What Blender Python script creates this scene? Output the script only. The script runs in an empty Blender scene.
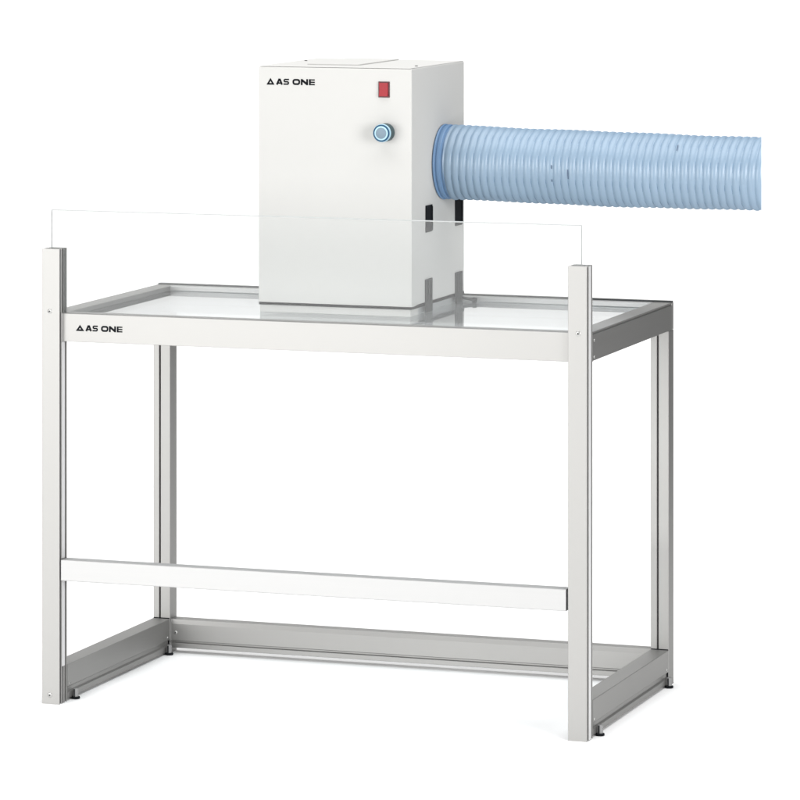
import bpy, bmesh, math, random
from mathutils import Vector, Matrix
S = bpy.context.scene
C = S.collection
# ------------------------------------------------------------------ camera
YAW = 0.3334
cam_d = bpy.data.cameras.new('camera'); cam = bpy.data.objects.new('camera', cam_d); C.objects.link(cam)
cam.location = (3.6622, -8.2634, 1.7923)
cam.rotation_euler = (math.pi/2, 0, YAW)
cam_d.sensor_width = 36; cam_d.sensor_fit = 'HORIZONTAL'; cam_d.lens = 191.863
cam_d.shift_x = 0.0; cam_d.shift_y = -0.68125
cam_d.clip_start = 0.05; cam_d.clip_end = 200
S.camera = cam
# ------------------------------------------------------------------ world + studio lamps
w = bpy.data.worlds.new('World'); S.world = w; w.use_nodes = True
bg = w.node_tree.nodes['Background']; bg.inputs[0].default_value = (0.98, 0.99, 1.0, 1); bg.inputs[1].default_value = 0.14
S.view_settings.view_transform = 'Standard'; S.view_settings.look = 'None'
S.view_settings.exposure = 0.0; S.view_settings.gamma = 1.0; S.view_settings.use_curve_mapping = False
try:
    S.cycles.max_bounces = 16; S.cycles.transparent_max_bounces = 24; S.cycles.sample_clamp_indirect = 6
except Exception: pass

def softbox(name, loc, target, sx, sy, power, col=(1, 1, 1)):
    d = bpy.data.lights.new(name, 'AREA'); d.shape = 'RECTANGLE'; d.size = sx; d.size_y = sy
    d.energy = power; d.color = col
    o = bpy.data.objects.new(name, d); C.objects.link(o); o.location = loc
    o.rotation_euler = (Vector(target) - Vector(loc)).to_track_quat('-Z', 'Y').to_euler()
    return o
softbox('overhead_softbox', (0.6, 0.1, 5.0), (0.55, 0.2, 0), 6.0, 5.6, 375)
softbox('key_softbox', (-1.5, -4.3, 1.3), (-0.3, 0.0, 0.7), 4.2, 2.6, 222, (1, .995, .98))
softbox('fill_softbox', (4.6, -2.6, 1.6), (0.7, 0.3, 0.9), 1.8, 2.2, 185)

# ------------------------------------------------------------------ materials
def nodes(name):
    m = bpy.data.materials.new(name); m.use_nodes = True
    return m, m.node_tree, m.node_tree.nodes['Principled BSDF']
def paint(name, col, rough=.45, metal=0, bump=0, scale=300, spec=.5, var=0, coat=0):
    m, t, p = nodes(name)
    p.inputs['Base Color'].default_value = (*col, 1); p.inputs['Roughness'].default_value = rough
    p.inputs['Metallic'].default_value = metal; p.inputs['Specular IOR Level'].default_value = spec
    p.inputs['Coat Weight'].default_value = coat
    tc = t.nodes.new('ShaderNodeTexCoord')
    if bump:
        n = t.nodes.new('ShaderNodeTexNoise'); n.inputs['Scale'].default_value = scale; n.inputs['Detail'].default_value = 3
        b = t.nodes.new('ShaderNodeBump'); b.inputs['Strength'].default_value = bump; b.inputs['Distance'].default_value = .001
        t.links.new(tc.outputs['Object'], n.inputs['Vector']); t.links.new(n.outputs['Fac'], b.inputs['Height'])
        t.links.new(b.outputs['Normal'], p.inputs['Normal'])
    if var:
        n = t.nodes.new('ShaderNodeTexNoise'); n.inputs['Scale'].default_value = 3.5; n.inputs['Detail'].default_value = 4
        t.links.new(tc.outputs['Object'], n.inputs['Vector'])
        r = t.nodes.new('ShaderNodeMapRange'); r.inputs['To Min'].default_value = 1 - var; r.inputs['To Max'].default_value = 1 + var
        t.links.new(n.outputs['Fac'], r.inputs['Value'])
        mx = t.nodes.new('ShaderNodeVectorMath'); mx.operation = 'SCALE'; mx.inputs[0].default_value = col
        t.links.new(r.outputs['Result'], mx.inputs['Scale']); t.links.new(mx.outputs['Vector'], p.inputs['Base Color'])
    return m
def brushed(name, col, rough, metal, axis):
    # satin anodised aluminium with faint drawing lines along one axis
    m = bpy.data.materials.new(name); m.use_nodes = True; t = m.node_tree; t.nodes.clear()
    out = t.nodes.new('ShaderNodeOutputMaterial'); df = t.nodes.new('ShaderNodeBsdfDiffuse'); gl = t.nodes.new('ShaderNodeBsdfGlossy')
    ms = t.nodes.new('ShaderNodeMixShader'); ms.inputs[0].default_value = metal
    t.links.new(df.outputs[0], ms.inputs[1]); t.links.new(gl.outputs[0], ms.inputs[2]); t.links.new(ms.outputs[0], out.inputs[0])
    tc = t.nodes.new('ShaderNodeTexCoord'); mp = t.nodes.new('ShaderNodeMapping')
    s = [900, 900, 900]; s[axis] = 3; mp.inputs['Scale'].default_value = s
    n = t.nodes.new('ShaderNodeTexNoise'); n.inputs['Scale'].default_value = 1; n.inputs['Detail'].default_value = 2
    t.links.new(tc.outputs['Object'], mp.inputs['Vector']); t.links.new(mp.outputs['Vector'], n.inputs['Vector'])
    r = t.nodes.new('ShaderNodeMapRange'); r.inputs['To Min'].default_value = rough - .03; r.inputs['To Max'].default_value = rough + .04
    t.links.new(n.outputs['Fac'], r.inputs['Value']); t.links.new(r.outputs['Result'], gl.inputs['Roughness'])
    r2 = t.nodes.new('ShaderNodeMapRange'); r2.inputs['To Min'].default_value = .97; r2.inputs['To Max'].default_value = 1.03
    t.links.new(n.outputs['Fac'], r2.inputs['Value'])
    mx = t.nodes.new('ShaderNodeVectorMath'); mx.operation = 'SCALE'; mx.inputs[0].default_value = col
    t.links.new(r2.outputs['Result'], mx.inputs['Scale'])
    for b in (df, gl): t.links.new(mx.outputs['Vector'], b.inputs[0])
    return m
def clear(name, tint, ior, haze, hazecol, rough=0.0, gloss=1.0):
    # clear sheet: straight-through light, Fresnel reflection and a little surface haze
    m = bpy.data.materials.new(name); m.use_nodes = True; t = m.node_tree; t.nodes.clear()
    out = t.nodes.new('ShaderNodeOutputMaterial')
    tr = t.nodes.new('ShaderNodeBsdfTransparent'); tr.inputs[0].default_value = (*tint, 1)
    gl = t.nodes.new('ShaderNodeBsdfGlossy'); gl.inputs['Roughness'].default_value = rough; gl.inputs[0].default_value = (gloss, gloss, gloss, 1)
    ge = t.nodes.new('ShaderNodeNewGeometry'); dt = t.nodes.new('ShaderNodeVectorMath'); dt.operation = 'DOT_PRODUCT'
    t.links.new(ge.outputs['Normal'], dt.inputs[0]); t.links.new(ge.outputs['Incoming'], dt.inputs[1])
    last = dt.outputs['Value']
    f0 = ((ior-1)/(ior+1))**2                    # Schlick reflectance, the same from either side of a face
    for op, b in (('ABSOLUTE', 0), ('SUBTRACT', None), ('POWER', 5.0), ('MULTIPLY', 1-f0), ('ADD', f0)):
        mt = t.nodes.new('ShaderNodeMath'); mt.operation = op
        if op == 'SUBTRACT': mt.inputs[0].default_value = 1.0; t.links.new(last, mt.inputs[1])
        else: t.links.new(last, mt.inputs[0]); mt.inputs[1].default_value = b
        last = mt.outputs[0]
    mx = t.nodes.new('ShaderNodeMixShader')
    t.links.new(last, mx.inputs[0]); t.links.new(tr.outputs[0], mx.inputs[1]); t.links.new(gl.outputs[0], mx.inputs[2])
    last = mx
    if haze:
        df = t.nodes.new('ShaderNodeBsdfDiffuse'); df.inputs[0].default_value = (*hazecol, 1)
        m2 = t.nodes.new('ShaderNodeMixShader'); m2.inputs[0].default_value = haze
        t.links.new(mx.outputs[0], m2.inputs[1]); t.links.new(df.outputs[0], m2.inputs[2]); last = m2
    t.links.new(last.outputs[0], out.inputs[0])
    return m
ALU = (.335, .332, .325)
M = {
 'alu_x': brushed('satin_aluminium_x', ALU, .47, .84, 0),
 'alu_y': brushed('satin_aluminium_y', ALU, .47, .84, 1),
 'alu_z': brushed('satin_aluminium_z', ALU, .47, .84, 2),
 'white_alu': brushed('pale_aluminium', (.425, .425, .425), .48, .7, 0),
 'box': paint('off_white_paint', (.505, .502, .489), .62, var=.008, spec=0),
 'steel_grey': paint('grey_steel', (.26, .26, .26), .45, .3, spec=.3),
 'strip': paint('rib_light_paint', (.55, .55, .55), .5, spec=.2),
 'gasket': paint('black_gasket', (.008, .008, .009), .8, spec=.05),
 'black': paint('black_plastic', (.008, .009, .011), .7, spec=.1),
 'steel': paint('dark_steel', (.045, .048, .05), .5, .3, spec=.2),
 'screw': paint('zinc_screw', (.45, .45, .44), .35, .9),
 'recess': paint('dark_recess', (.05, .05, .05), .6),
 'ink': paint('black_ink', (.008, .009, .011), .8, spec=.05),
 'red': paint('red_rocker', (.28, .022, .030), .45, spec=.25),
 'darkred': paint('dark_red_bezel', (.07, .006, .011), .5),
 'teal': paint('dark_teal_plastic', (.030, .060, .068), .45),
 'ring_dark': paint('blue_ring', (.012, .062, .125), .5, spec=.2),
 'ring_light': paint('pale_blue_ring', (.36, .54, .64), .4, spec=.3),
 'cap': paint('grey_blue_cap', (.165, .225, .275), .5, spec=.3),
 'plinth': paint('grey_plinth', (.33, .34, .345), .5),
 'floor': paint('white_paper', (.96, .96, .96), .9, spec=.1),
 'glass': clear('clear_glass', (.935, .96, .968), 1.5, 0, (1, 1, 1), 0, .82),
 'acrylic': clear('clear_acrylic', (.935, .94, .94), 1.49, .016, (.88, .90, .90), 0, .30),
 'edge': paint('acrylic_edge', (.32, .335, .335), .3),
}
def hose_mat(name, c1, trans):
    m = bpy.data.materials.new(name); m.use_nodes = True; t = m.node_tree; t.nodes.clear()
    out = t.nodes.new('ShaderNodeOutputMaterial')
    df = t.nodes.new('ShaderNodeBsdfDiffuse'); tl = t.nodes.new('ShaderNodeBsdfTranslucent'); gl = t.nodes.new('ShaderNodeBsdfGlossy')
    tc = t.nodes.new('ShaderNodeTexCoord'); n = t.nodes.new('ShaderNodeTexNoise'); n.inputs['Scale'].default_value = 9; n.inputs['Detail'].default_value = 3
    t.links.new(tc.outputs['Object'], n.inputs['Vector'])
    r = t.nodes.new('ShaderNodeMapRange'); r.inputs['To Min'].default_value = .93; r.inputs['To Max'].default_value = 1.07
    t.links.new(n.outputs['Fac'], r.inputs['Value'])
    sc = t.nodes.new('ShaderNodeVectorMath'); sc.operation = 'SCALE'; sc.inputs[0].default_value = c1
    t.links.new(r.outputs['Result'], sc.inputs['Scale'])
    for b in (df, tl): t.links.new(sc.outputs['Vector'], b.inputs[0])
    gl.inputs['Roughness'].default_value = .38; gl.inputs[0].default_value = (1, 1, 1, 1)
    a = t.nodes.new('ShaderNodeMixShader'); a.inputs[0].default_value = trans
    t.links.new(df.outputs[0], a.inputs[1]); t.links.new(tl.outputs[0], a.inputs[2])
    b = t.nodes.new('ShaderNodeMixShader'); b.inputs[0].default_value = .05
    t.links.new(a.outputs[0], b.inputs[1]); t.links.new(gl.outputs[0], b.inputs[2])
    t.links.new(b.outputs[0], out.inputs[0])
    return m
M['hose'] = hose_mat('pale_blue_hose', (.295, .41, .53), .36)
M['wire'] = paint('blue_wire', (.11, .19, .30), .4)
M['dark_mark'] = paint('dark_blue_mark', (.05, .08, .14), .6)
M['cuff'] = hose_mat('blue_hose_cuff', (.15, .265, .44), .15)

# ------------------------------------------------------------------ helpers
def link(name, me, mat, parent=None, smooth=False):
    me.materials.append(mat)
    o = bpy.data.objects.new(name, me); C.objects.link(o)
    if parent: o.parent = parent
    if smooth:
        for p in me.polygons: p.use_smooth = True
    return o
def from_bm(name, bm, mat, parent=None, bevel=0, seg=2, smooth=False):
    bm.normal_update()
    if bevel:
        es = [e for e in bm.edges if len(e.link_faces) == 2 and e.calc_face_angle(0) > .5]
        bmesh.ops.bevel(bm, geom=es, offset=bevel, segments=seg, affect='EDGES', profile=.5, clamp_overlap=True)
    bmesh.ops.recalc_face_normals(bm, faces=bm.faces)
    me = bpy.data.meshes.new(name); bm.to_mesh(me); bm.free()
    return link(name, me, mat, parent, smooth)
def add_box(bm, x0, x1, y0, y1, z0, z1):
    v = [bm.verts.new(p) for p in ((x0,y0,z0),(x1,y0,z0),(x1,y1,z0),(x0,y1,z0),(x0,y0,z1),(x1,y0,z1),(x1,y1,z1),(x0,y1,z1))]
    for f in ((0,3,2,1),(4,5,6,7),(0,1,5,4),(1,2,6,5),(2,3,7,6),(3,0,4,7)): bm.faces.new([v[i] for i in f])
def box(name, b, mat, parent=None, bevel=0, seg=2):
    bm = bmesh.new(); add_box(bm, *b); return from_bm(name, bm, mat, parent, bevel, seg)
def add_prism(bm, poly, axis, a, b):
    # extrude a 2-D outline along axis: poly coords are the other two axes in x,y,z order
    def P(u, v, s): return {0: (s, u, v), 1: (u, s, v), 2: (u, v, s)}[axis]
    lo = [bm.verts.new(P(u, v, a)) for u, v in poly]; hi = [bm.verts.new(P(u, v, b)) for u, v in poly]
    n = len(poly)
    bm.faces.new(lo); bm.faces.new(hi)
    for i in range(n): bm.faces.new((lo[i], lo[(i+1) % n], hi[(i+1) % n], hi[i]))
def prism(name, poly, axis, a, b, mat, parent=None, bevel=0, seg=1):
    bm = bmesh.new(); add_prism(bm, poly, axis, a, b); return from_bm(name, bm, mat, parent, bevel, seg)
def lathe(name, prof, origin, axis, mat, parent=None, n=48, smooth=True):
    # prof: list of (distance along axis, radius); closed ends when radius is 0
    bm = bmesh.new(); ax = Vector(axis).normalized(); q = ax.to_track_quat('Z', 'Y'); rings = []
    for s, r in prof:
        if r < 1e-6: rings.append([bm.verts.new(Vector(origin) + ax*s)])
        else: rings.append([bm.verts.new(Vector(origin) + q @ Vector((r*math.cos(2*math.pi*k/n), r*math.sin(2*math.pi*k/n), s))) for k in range(n)])
    for A, B in zip(rings, rings[1:]):
        for k in range(n):
            k2 = (k+1) % n
            if len(A) == 1 and len(B) == 1: continue
            if len(A) == 1: bm.faces.new((A[0], B[k], B[k2]))
            elif len(B) == 1: bm.faces.new((A[k], A[k2], B[0]))
            else: bm.faces.new((A[k], A[k2], B[k2], B[k]))
    bmesh.ops.recalc_face_normals(bm, faces=bm.faces)
    me = bpy.data.meshes.new(name); bm.to_mesh(me); bm.free()
    o = link(name, me, mat, parent, smooth)
    if smooth: o.modifiers.new('split', 'EDGE_SPLIT').split_angle = .6
    return o
def screw(origin, axis, r, parent):
    # pan-head screw with a raised dark disc painting its socket's shade
    o = lathe('screw', [(-.002, 0), (-.002, r), (.0006, r), (.0013, r*.85), (.0017, r*.5), (.0017, 0)], origin, axis, M['screw'], parent, 24)
    lathe('socket_shade', [(.0010, 0), (.0010, r*.48), (.0019, r*.48), (.0019, 0)], origin, axis, M['recess'], o, 6, False)
    return o
def ribbon(bm, pts, wd, y, th, closed=False):
    # mitred flat stroke in the xz plane, th thick towards -y
    n = len(pts); P = [Vector(p) for p in pts]; L = []; R = []
    for i in range(n):
        if closed: a, b, c = P[i-1], P[i], P[(i+1) % n]
        else: a, b, c = P[max(i-1, 0)], P[i], P[min(i+1, n-1)]
        d1 = (b-a).normalized() if (b-a).length else (c-b).normalized(); d2 = (c-b).normalized() if (c-b).length else d1
        n1 = Vector((-d1.y, d1.x)); n2 = Vector((-d2.y, d2.x)); mt = (n1+n2).normalized(); k = wd/2/max(.3, mt.dot(n1))
        L.append(b+mt*k); R.append(b-mt*k)
    vs = [[bm.verts.new((q.x, yy, q.y)) for q in side] for side in (L, R) for yy in (y, y-th)]
    Lb, Lf, Rb, Rf = vs; rng = range(n if closed else n-1)
    for i in rng:
        j = (i+1) % n
        bm.faces.new((Lf[i], Lf[j], Rf[j], Rf[i])); bm.faces.new((Lb[i], Lf[i], Lf[j], Lb[j])); bm.faces.new((Rf[i], Rb[i], Rb[j], Rf[j]))
    if not closed:
        bm.faces.new((Lf[0], Rf[0], Rb[0], Lb[0])); bm.faces.new((Lf[-1], Lb[-1], Rb[-1], Rf[-1]))
def rrect(x0, x1, z0, z1, r, n=5):
    pts = []
    for cx, cz, a0 in ((x1-r, z1-r, 0), (x0+r, z1-r, 90), (x0+r, z0+r, 180), (x1-r, z0+r, 270)):
        for k in range(n+1):
            a = math.radians(a0 + 90*k/n); pts.append((cx + r*math.cos(a), cz + r*math.sin(a)))
    return pts
def lettering(x0, z0, sx, h, y, parent, trix, triw, trih, triz):
    # triangle emblem, then the wide bold capitals A S O N E; x0 = left of A, sx = overall width of the five letters
    u = sx/38.6; t = h*.30; bm = bmesh.new(); th = .0004
    X = lambda a: x0 + a*u
    Z = lambda a: z0 + a*h
    hw = t/2/h
    # A
    ribbon(bm, [(X(.9), Z(0)), (X(3.1), Z(1-hw)), (X(4.0), Z(1-hw)), (X(6.0), Z(0))], t*1.05, y, th)
    ribbon(bm, [(X(1.9), Z(.27)), (X(5.0), Z(.27))], t*.8, y-.00002, th)
    # S
    s0, s1 = 7.6, 13.0
    sw = h*.235; q = sw/2/h; e = sw/2/u
    ribbon(bm, [(X(s1), Z(1-q)), (X(s0+e+.7), Z(1-q)), (X(s0+e), Z(1-q-.09)), (X(s0+e), Z(.59)), (X(s0+e+.7), Z(.5)), (X(s1-e-.7), Z(.5)),
                (X(s1-e), Z(.41)), (X(s1-e), Z(q+.09)), (X(s1-e-.7), Z(q)), (X(s0-.1), Z(q))], sw, y, th)
    # O
    ribbon(bm, rrect(X(17.3), X(23.2), Z(hw), Z(1-hw), .28*h), t, y, th, True)
    # N
    ribbon(bm, [(X(25.6), Z(0)), (X(25.6), Z(1))], t*1.05, y, th); ribbon(bm, [(X(31.0), Z(0)), (X(31.0), Z(1))], t*1.05, y, th)
    ribbon(bm, [(X(25.5), Z(.88)), (X(31.1), Z(.12))], t*1.15, y-.00002, th)
    # E
    ribbon(bm, [(X(33.7), Z(0)), (X(33.7), Z(1))], t*1.05, y, th)
    for zz in (q, .5, 1-q): ribbon(bm, [(X(33.7), Z(zz)), (X(38.6), Z(zz))], sw*.9, y-.00002, th)
    o = from_bm('brand_lettering', bm, M['ink'], parent)
    bm = bmesh.new(); k = triw*.17
    ribbon(bm, [(trix+k*.95, triz+k*.55), (trix+triw-k*.95, triz+k*.55), (trix+triw/2, triz+trih-k*1.1)], k*1.15, y, th, True)
    from_bm('brand_emblem', bm, M['ink'], parent)
    return o
def thing(name, label, cat, loc):
    o = bpy.data.objects.new(name, None); C.objects.link(o); o.empty_display_size = .1
    o['label'] = label; o['category'] = cat; o.location = loc
    bpy.context.view_layer.update()
    return o
def rebase(root):
    # parts are modelled in world coordinates: keep them there under the moved Empty
    for ch in root.children: ch.matrix_parent_inverse = Matrix.Translation(-root.location)

# ------------------------------------------------------------------ setting: white paper sweep, square to the camera axis
ax = Vector((-math.sin(YAW), math.cos(YAW), 0)); rt = Vector((math.cos(YAW), math.sin(YAW), 0)); c0 = Vector((.6, .33, 0))
prof = [(-3.2, 0)] + [(-3.2 + 6.2*k/10, 0) for k in range(1, 11)]
for k in range(1, 17):
    a = math.pi/2*k/16; prof.append((3.0 + 1.2*math.sin(a), 1.2 - 1.2*math.cos(a)))
prof.append((4.2, 3.4))
bm = bmesh.new(); HW = 2.3
rows = [[bm.verts.new(c0 + ax*s + rt*q + Vector((0, 0, z))) for q in (-HW, 0, HW)] for s, z in prof]
for A, B in zip(rows, rows[1:]):
    for k in range(2): bm.faces.new((A[k], A[k+1], B[k+1], B[k]))
fl = from_bm('floor', bm, M['floor'], smooth=True)
fl['kind'] = 'structure'

# ------------------------------------------------------------------ the table
W, D, P, HP, HT, RH, RR = 1.2, .657, .04, .9608, .8243, .0593, .0132
GZ = HT - .011                       # upper side of the glass top
table = thing('work_table', 'silver aluminium frame table with inset glass top and clear front shield', 'table', (W/2, D/2, 0))
def post_front(x, inner):            # inner: +1 when the slot for the shield faces +x
    def side(s):                     # outline of one grooved side face from front to back, s=+1 at x=P
        xs = lambda d: P - d if s > 0 else d
        pts = [(xs(0), 0), (xs(0), .0025), (xs(.006), .0025), (xs(.006), .0112), (xs(0), .0112)]
        if s == inner: pts += [(xs(0), .0172), (xs(.0262), .0172), (xs(.0262), .0228), (xs(0), .0228)]
        pts += [(xs(0), .0280), (xs(.006), .0280), (xs(.006), .0375), (xs(0), .0375), (xs(0), P)]
        return pts
    poly = side(1) + list(reversed(side(-1)))
    return prism('post', [(u + x, v) for u, v in poly], 2, 0, HP, M['alu_z'], table, .0005)
def post_rear(x):
    g0, g1 = .0135, .0172
    poly = [(0, 0), (g0, 0), (g0, .009), (g1, .009), (g1, 0), (P, 0), (P, P), (0, P)]
    return prism('post', [(u + x, v + D - P) for u, v in poly], 2, 0, HT - RH - .0004, M['alu_z'], table, .0008)
pl = post_front(0, 1); pr = post_front(W - P, -1); post_rear(0); post_rear(W - P)
for x in (P - .0062, ):              # smooth filler strips in the left post's grooves above the rail
    box('groove_filler', (x, P - .0004, .0026, .0111, HT + .002, HP - .003), M['alu_z'], pl)
    box('groove_filler', (x, P - .0004, .0281, .0374, HT + .002, HP - .003), M['alu_z'], pl)
box('rib_light_strip', (P + .0001, P + .0009, .0120, .0272, .0785, .2600), M['strip'], pl, .0003)  # added pale strips paint in the light caught by the posts' ribs
box('rib_light_strip', (P + .0001, P + .0009, .0120, .0272, .3065, HT - RH - .001), M['strip'], pl, .0003)
box('rib_light_strip', (W + .0001, W + .0009, .0120, .0272, .001, HP - .001), M['strip'], pr, .0003)
screw((.0182, 0, .8292), (0, -1, 0), .0048, pl); screw((.0183, 0, .0190), (0, -1, 0), .0052, pl)
screw((W - .0185, 0, .8245), (0, -1, 0), .0052, pr)
# top frame
fr = prism('front_rail', [(RR, HT-RH), (RR, HT), (RR+P, HT), (RR+P, GZ+.0008), (RR+P-.006, GZ+.0008), (RR+P-.006, GZ-.0058), (RR+P, GZ-.0058), (RR+P, HT-.046), (RR+.012, HT-.046), (RR+.012, HT-RH)],
           0, P + .0004, W - P - .0004, M['alu_x'], table, .0007)
lettering(.0938, .7886, .0845, .0125, RR, fr, .0725, .0182, .0135, .7884)
rr_ = prism('rear_rail', [(D, HT-RH), (D, HT), (D-P, HT), (D-P, GZ+.0008), (D-P+.006, GZ+.0008), (D-P+.006, GZ-.0058), (D-P, GZ-.0058), (D-P, HT-.040), (D-P+.003, HT-.040), (D-P+.003, HT-.0415), (D-P, HT-.0415), (D-P, HT-RH)],
      0, P + .0004, W - P - .0004, M['white_alu'], table, .0007)  # paler colour brightens this rail to make up for light lost in the shield
box('rail_shade_strip', (.001, W - .001, D - .016, D - .0005, HT + .0002, HT + .0030), M['steel'], rr_)  # added dark strip paints in the darker look of the rail's top face
for s in (0, 1):
    f = (lambda d: d) if s == 0 else (lambda d: W - d)
    poly = [(0, HT-RH), (0, HT-.0062), (.003, HT-.0062), (.003, HT-.0026), (0, HT-.0026), (0, HT), (P, HT), (P, GZ+.0008), (P-.006, GZ+.0008), (P-.006, GZ-.0058), (P, GZ-.0058), (P, HT-.043), (.014, HT-.043), (.014, HT-RH)]
    r = prism('side_rail', [(f(u), v) for u, v in poly], 1, P + .0006, D - .013, M['alu_y'], table, .0007)
    cap = box('end_cap', (f(0) if s == 0 else f(P), f(P) if s == 0 else f(0), D - .0118, D, HT - RH, HT - .0002), M['alu_y'], r, .0015)
    screw((f(P), D - .052, HT - .020), (1 if s == 0 else -1, 0, 0), .0055, r); screw((f(P), D - .050, HT - .034), (1 if s == 0 else -1, 0, 0), .0055, r)
    if s:
        screw((W, P + .012, HT - .018), (1, 0, 0), .003, r); screw((W, P + .012, HT - .052), (1, 0, 0), .003, r)
box('tabletop', (P - .005, W - P + .005, RR + P - .005, D - P + .005, GZ - .005, GZ), M['glass'], table, .0006)
# clear front shield standing on the rail, its ends in the posts' slots
sh = box('front_shield', (.0146, W - .0182, .0185, .0215, HT + .0006, 1.0405), M['acrylic'], table)
bm = bmesh.new()
add_box(bm, .0146, W - .0182, .0183, .0217, 1.0406, 1.0428); add_box(bm, .0130, .0145, .0183, .0217, HT + .0006, 1.0422); add_box(bm, W - .0181, W - .0166, .0183, .0217, HT + .0006, 1.0422)
from_bm('polished_edge', bm, M['edge'], sh)
# foot bar between the front posts
cb = box('crossbar', (.0418, 1.1555, .002, .034, .261, .3055), M['white_alu'], table, .0016)
box('bar_plug', (1.1557, W - P - .0003, .006, .032, .264, .3025), M['recess'], cb, .001)
box('bar_plug', (P + .0002, .0416, .006, .032, .264, .3025), M['recess'], cb)
# bottom frame
def bottom_side(s):
    f = (lambda d: d) if s == 0 else (lambda d: W - d)
    inn = [(P, .005), (P, .0175), (P-.004, .0195), (P-.004, .0275), (P, .0305), (P, .077)]
    out = [(0, .077), (0, .0305), (.004, .0275), (.004, .0195), (0, .0175), (0, .005)]
    r = prism('bottom_rail', [(f(u), v) for u, v in inn + out], 1, P + .0008, D - P - .0022, M['alu_y'], table, .0008)
    box('end_gasket', (f(.001) if s == 0 else f(P-.001), f(P-.001) if s == 0 else f(.001), D - P - .0021, D - P - .0002, .006, .0785), M['black'], r)
    face = P if s == 0 else W
    for yy in (P + .014, D - P - .014): screw((face, yy, .036), (1, 0, 0), .0032, r)
    return r
for s in (0, 1): bottom_side(s)
yb = D - P + .004
prism('bottom_rail', [(yb, .012), (yb, .0225), (yb+.005, .0235), (yb+.005, .0275), (yb, .0285), (yb, .0655), (yb+.004, .0755), (D-.002, .0755), (D-.002, .012)], 0, P + .0004, W - P - .0004, M['alu_x'], table, .0006)
screw((P + .012, yb, .046), (0, -1, 0), .0042, table)
for fx in (P + .0070, W + .0070):
    for fy in (P + .030, D - P - .022):
        ft = lathe('foot', [(.0005, 0), (.0005, .0088), (.0030, .0096), (.0050, .0086), (.0053, 0)], (fx, fy, 0), (0, 0, 1), M['black'], table, 28)
        lathe('foot_bolt', [(.0054, .004), (.0054, .0062), (.0210, .0062), (.0226, .005), (.0228, 0)], (fx, fy, 0), (0, 0, 1), M['steel_grey'], ft, 24)
        box('foot_clip', (fx - .0014, fx + .0008, fy - .0076, fy - .0063, .0055, .0215), M['black'], ft)
rebase(table)

# ------------------------------------------------------------------ the fan box
X0, X1, Y0, Y1, Z0, Z1 = .3848, .7318, .2734, .6323, HT + .011, 1.3405
fan = thing('exhaust_fan_box', 'tall off-white metal fan box with red switch and blue dial on the glass table', 'fan box', ((X0+X1)/2, (Y0+Y1)/2, GZ))
box('cabinet', (X0 + .001, X1 - .0012, Y0 + .0285, Y1, Z0, Z1 - .0010), M['box'], fan, .0022, 3)
fc = prism('front_cover', [(X0, Y0), (X1, Y0), (X1, Y0 + .028), (X1 - .004, Y0 + .028), (X1 - .004, Y0 + .004), (X0 + .004, Y0 + .004), (X0 + .004, Y0 + .028), (X0, Y0 + .028)], 2, Z0, Z1 - .0016, M['box'], fan, .0018, 3)
box('top_lid', (X0 + .0022, X1 - .0022, Y0 + .0005, Y1 - .002, Z1 - .0009, Z1 + .0002), M['box'], fan, .0004)
box('hatch', (.468, .586, .350, .612, Z1 + .0003, Z1 + .0028), M['box'], fan, .0006)
for q in ((.4072, .5045), (.7121, .3619)): lathe('screw', [(0, 0), (.0003, .0035), (.0014, .003), (.0018, 0)], (*q, Z1 + .0002), (0, 0, 1), M['recess'], fan, 16)
box('gasket', (X0 + .0005, X1 - .0005, Y0 + .0005, Y1 - .002, Z0 - .0062, Z0 - .0001), M['gasket'], fan)
bm = bmesh.new(); add_box(bm, X0 + .002, X1 - .004, Y0 + .003, Y0 + .055, GZ + .0003, Z0 - .0064)
from_bm('plinth', bm, M['box'], fan, .0006)
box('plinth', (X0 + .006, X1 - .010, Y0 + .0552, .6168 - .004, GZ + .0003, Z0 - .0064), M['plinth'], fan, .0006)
lettering(.4248, 1.3008, .0886, .0130, Y0, fc, .4034, .0178, .0145, 1.3006)
# red rocker switch
sw = box('power_switch', (.6575, .6828, Y0 - .0020, Y0 - .0001, 1.2778, 1.3117), M['darkred'], fan, .0008)
prism('rocker', [(Y0 - .0021, 1.2806), (Y0 - .0062, 1.2806), (Y0 - .0040, 1.2945), (Y0 - .0052, 1.3088), (Y0 - .0021, 1.3088)], 0, .6606, .6797, M['red'], sw, .0005)
# round dial
kz = 1.2040; kx = .6748
kn = lathe('dial', [(.0001, 0), (.0001, .0192), (.022, .0192), (.0235, .0182), (.0235, 0)], (kx, Y0, kz), (0, -1, 0), M['teal'], fan, 64)
lathe('bezel_ring', [(.0236, .0120), (.0236, .0192), (.0296, .0192), (.0306, .0186), (.0306, .0120)], (kx, Y0, kz), (0, -1, 0), M['ring_light'], kn, 64)
lathe('dial_ring', [(.0300, .0145), (.0300, .0182), (.0318, .0182), (.0324, .0174), (.0324, .0145)], (kx, Y0, kz), (0, -1, 0), M['ring_dark'], kn, 64)
lathe('inner_ring', [(.0300, .0115), (.0300, .0149), (.0328, .0149), (.0332, .0142), (.0332, .0115)], (kx, Y0, kz), (0, -1, 0), M['ring_light'], kn, 64)
lathe('dial_cap', [(.0300, .0), (.0300, .0119), (.0334, .0119), (.0338, .0112), (.0338, 0)], (kx, Y0, kz), (0, -1, 0), M['cap'], kn, 64)
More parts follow.
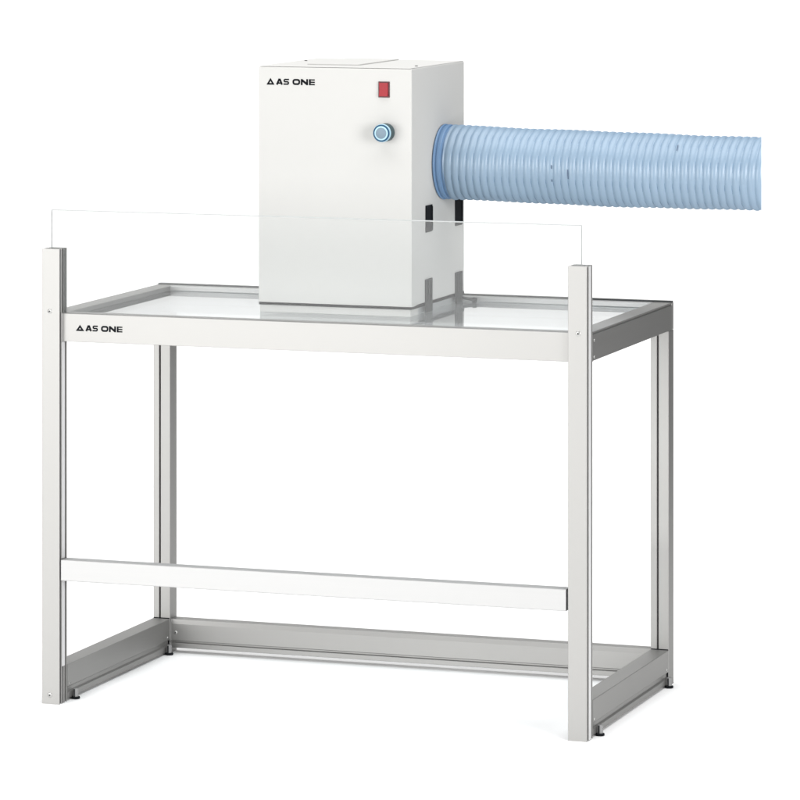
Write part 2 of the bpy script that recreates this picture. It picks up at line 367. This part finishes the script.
# side: two black slots above, two steel straps reaching down to the glass
for y0, y1, z0, z1 in ((.3662, .4085, .985, 1.0425), (.5672, .6140, .9825, 1.0415)):
    s_ = box('slot_cover', (X1 - .0010, X1 + .0012, y0, y1, z0, z1), M['black'], fan, .0005)
    box('slot_lip', (X1 - .0010, X1 + .0030, y1 - .0065, y1 - .0015, z0 + .003, z1 - .003), M['black'], s_, .0005)
for y0, y1, z1 in ((.3622, .4068, .8850), (.5662, .6125, .8810)):
    s_ = box('strap', (X1 - .0010, X1 + .0022, y0, y1, GZ + .0004, z1), M['steel'], fan, .0005)
    for yy in (.3, .62): box('strap_rib', (X1 + .0022, X1 + .0042, y0 + (y1-y0)*yy, y0 + (y1-y0)*(yy+.14), z1 - .046, z1 - .003), M['steel'], s_, .0006)
bolt = lathe('hinge_pin', [(0, 0), (0, .0032), (.026, .0032), (.026, .0062), (.034, .0062), (.035, .005), (.035, 0)], (X1 + .0022, .600, .824), (.94, .1, -.16), M['steel'], s_, 20)
rebase(fan)

# ------------------------------------------------------------------ the hose
HX0, HX1, HY = X1, 1.4385, .488
hose = thing('duct_hose', 'ribbed translucent blue flexible hose plugged into the right side of the fan box', 'hose', (HX0, HY, 1.1285))
PITCH = .0163; NS = 10; NT = 112
CUT = -(3.6622 - 1.4385)/(8.2634 + HY)   # the far end is cut off at a slant
def hose_pt(x, th, off):
    k = (x - HX0)/(HX1 - HX0)
    zc = 1.1290 - .0098*k - .0022*math.sin(math.pi*k); R = .0778 - .0032*k
    R += .0007*math.sin(2*th + 9*k) + .0005*math.sin(3*th - 23*k)
    ph = (x/PITCH + th/(2*math.pi)) % 1.0
    bump = .0040*(math.sin(math.pi*ph)**.65) if off == 0 else 0
    xx = x + .0010*math.sin(5.3*k + th) + .0006*math.sin(17*k + 2*th)
    return Vector((xx, HY + (R + bump + off)*math.cos(th), zc + (R + bump + off)*math.sin(th)))
bm = bmesh.new(); xs = []; x = HX0 + .0235
while x < HX1 + .03: xs.append(x); x += PITCH/NS
outer = [[bm.verts.new(hose_pt(x, 2*math.pi*k/NT, 0)) for k in range(NT)] for x in xs]
for A, B in zip(outer, outer[1:]):
    for k in range(NT): bm.faces.new((A[k], A[(k+1) % NT], B[(k+1) % NT], B[k]))
inner = [[bm.verts.new(hose_pt(x, 2*math.pi*k/NT, -.0012)) for k in range(NT)] for x in (xs[0::NS] + [xs[-1]])]
for A, B in zip(inner, inner[1:]):
    for k in range(NT): bm.faces.new((A[(k+1) % NT], A[k], B[k], B[(k+1) % NT]))
nrm = Vector((1, -CUT, 0)).normalized()
bmesh.ops.bisect_plane(bm, geom=bm.verts[:] + bm.edges[:] + bm.faces[:], plane_co=(HX1, HY, 1.12), plane_no=nrm, clear_outer=True)
me = bpy.data.meshes.new('hose_wall'); bm.to_mesh(me); bm.free()
link('hose_wall', me, M['hose'], hose, True)
bm = bmesh.new(); NW = 60; prev = None; turns = int((HX1 - HX0 - .03)/PITCH) - 1
for i in range(turns*NW + 1):
    th = -2*math.pi*i/NW; x = HX0 + .0265 + i/NW*PITCH
    ph = (x/PITCH + (th % (2*math.pi))/(2*math.pi)) % 1.0
    x -= (ph if ph < .5 else ph - 1)*PITCH
    p = hose_pt(x, th, .0002); rad = Vector((0, math.cos(th), math.sin(th))); wx = Vector((1, 0, 0))
    ring = [bm.verts.new(p + (wx*math.cos(a) + rad*math.sin(a))*.00085) for a in (0, 1.2566, 2.5133, 3.7699, 5.0265)]
    if prev:
        for k in range(5): bm.faces.new((prev[k], prev[(k+1) % 5], ring[(k+1) % 5], ring[k]))
    prev = ring
bmesh.ops.bisect_plane(bm, geom=bm.verts[:] + bm.edges[:] + bm.faces[:], plane_co=(HX1, HY, 1.12), plane_no=nrm, clear_outer=True)
from_bm('wire_helix', bm, M['wire'], hose, smooth=True)
lathe('cuff', [(.0004, .070), (.0004, .0804), (.0030, .0816), (.0046, .0808), (.0056, .0782), (.0076, .0782), (.0090, .0802), (.0130, .0808), (.0170, .0800), (.0184, .0774), (.0212, .0772), (.0222, .0796), (.0245, .0800), (.0256, .0772), (.0256, .070)],
      (HX0, HY, 1.1288), (1, 0, 0), M['cuff'], hose, 112)
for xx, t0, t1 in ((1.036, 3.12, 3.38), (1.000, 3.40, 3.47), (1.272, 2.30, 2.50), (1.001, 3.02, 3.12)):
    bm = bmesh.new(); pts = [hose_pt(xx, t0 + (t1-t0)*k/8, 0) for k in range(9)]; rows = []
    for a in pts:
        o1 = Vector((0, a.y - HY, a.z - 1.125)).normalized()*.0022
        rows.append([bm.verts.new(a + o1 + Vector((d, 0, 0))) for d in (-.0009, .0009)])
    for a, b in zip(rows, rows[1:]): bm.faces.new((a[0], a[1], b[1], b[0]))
    from_bm('dark_mark', bm, M['dark_mark'], hose)  # thin dark marks laid just off the hose surface
rebase(hose)
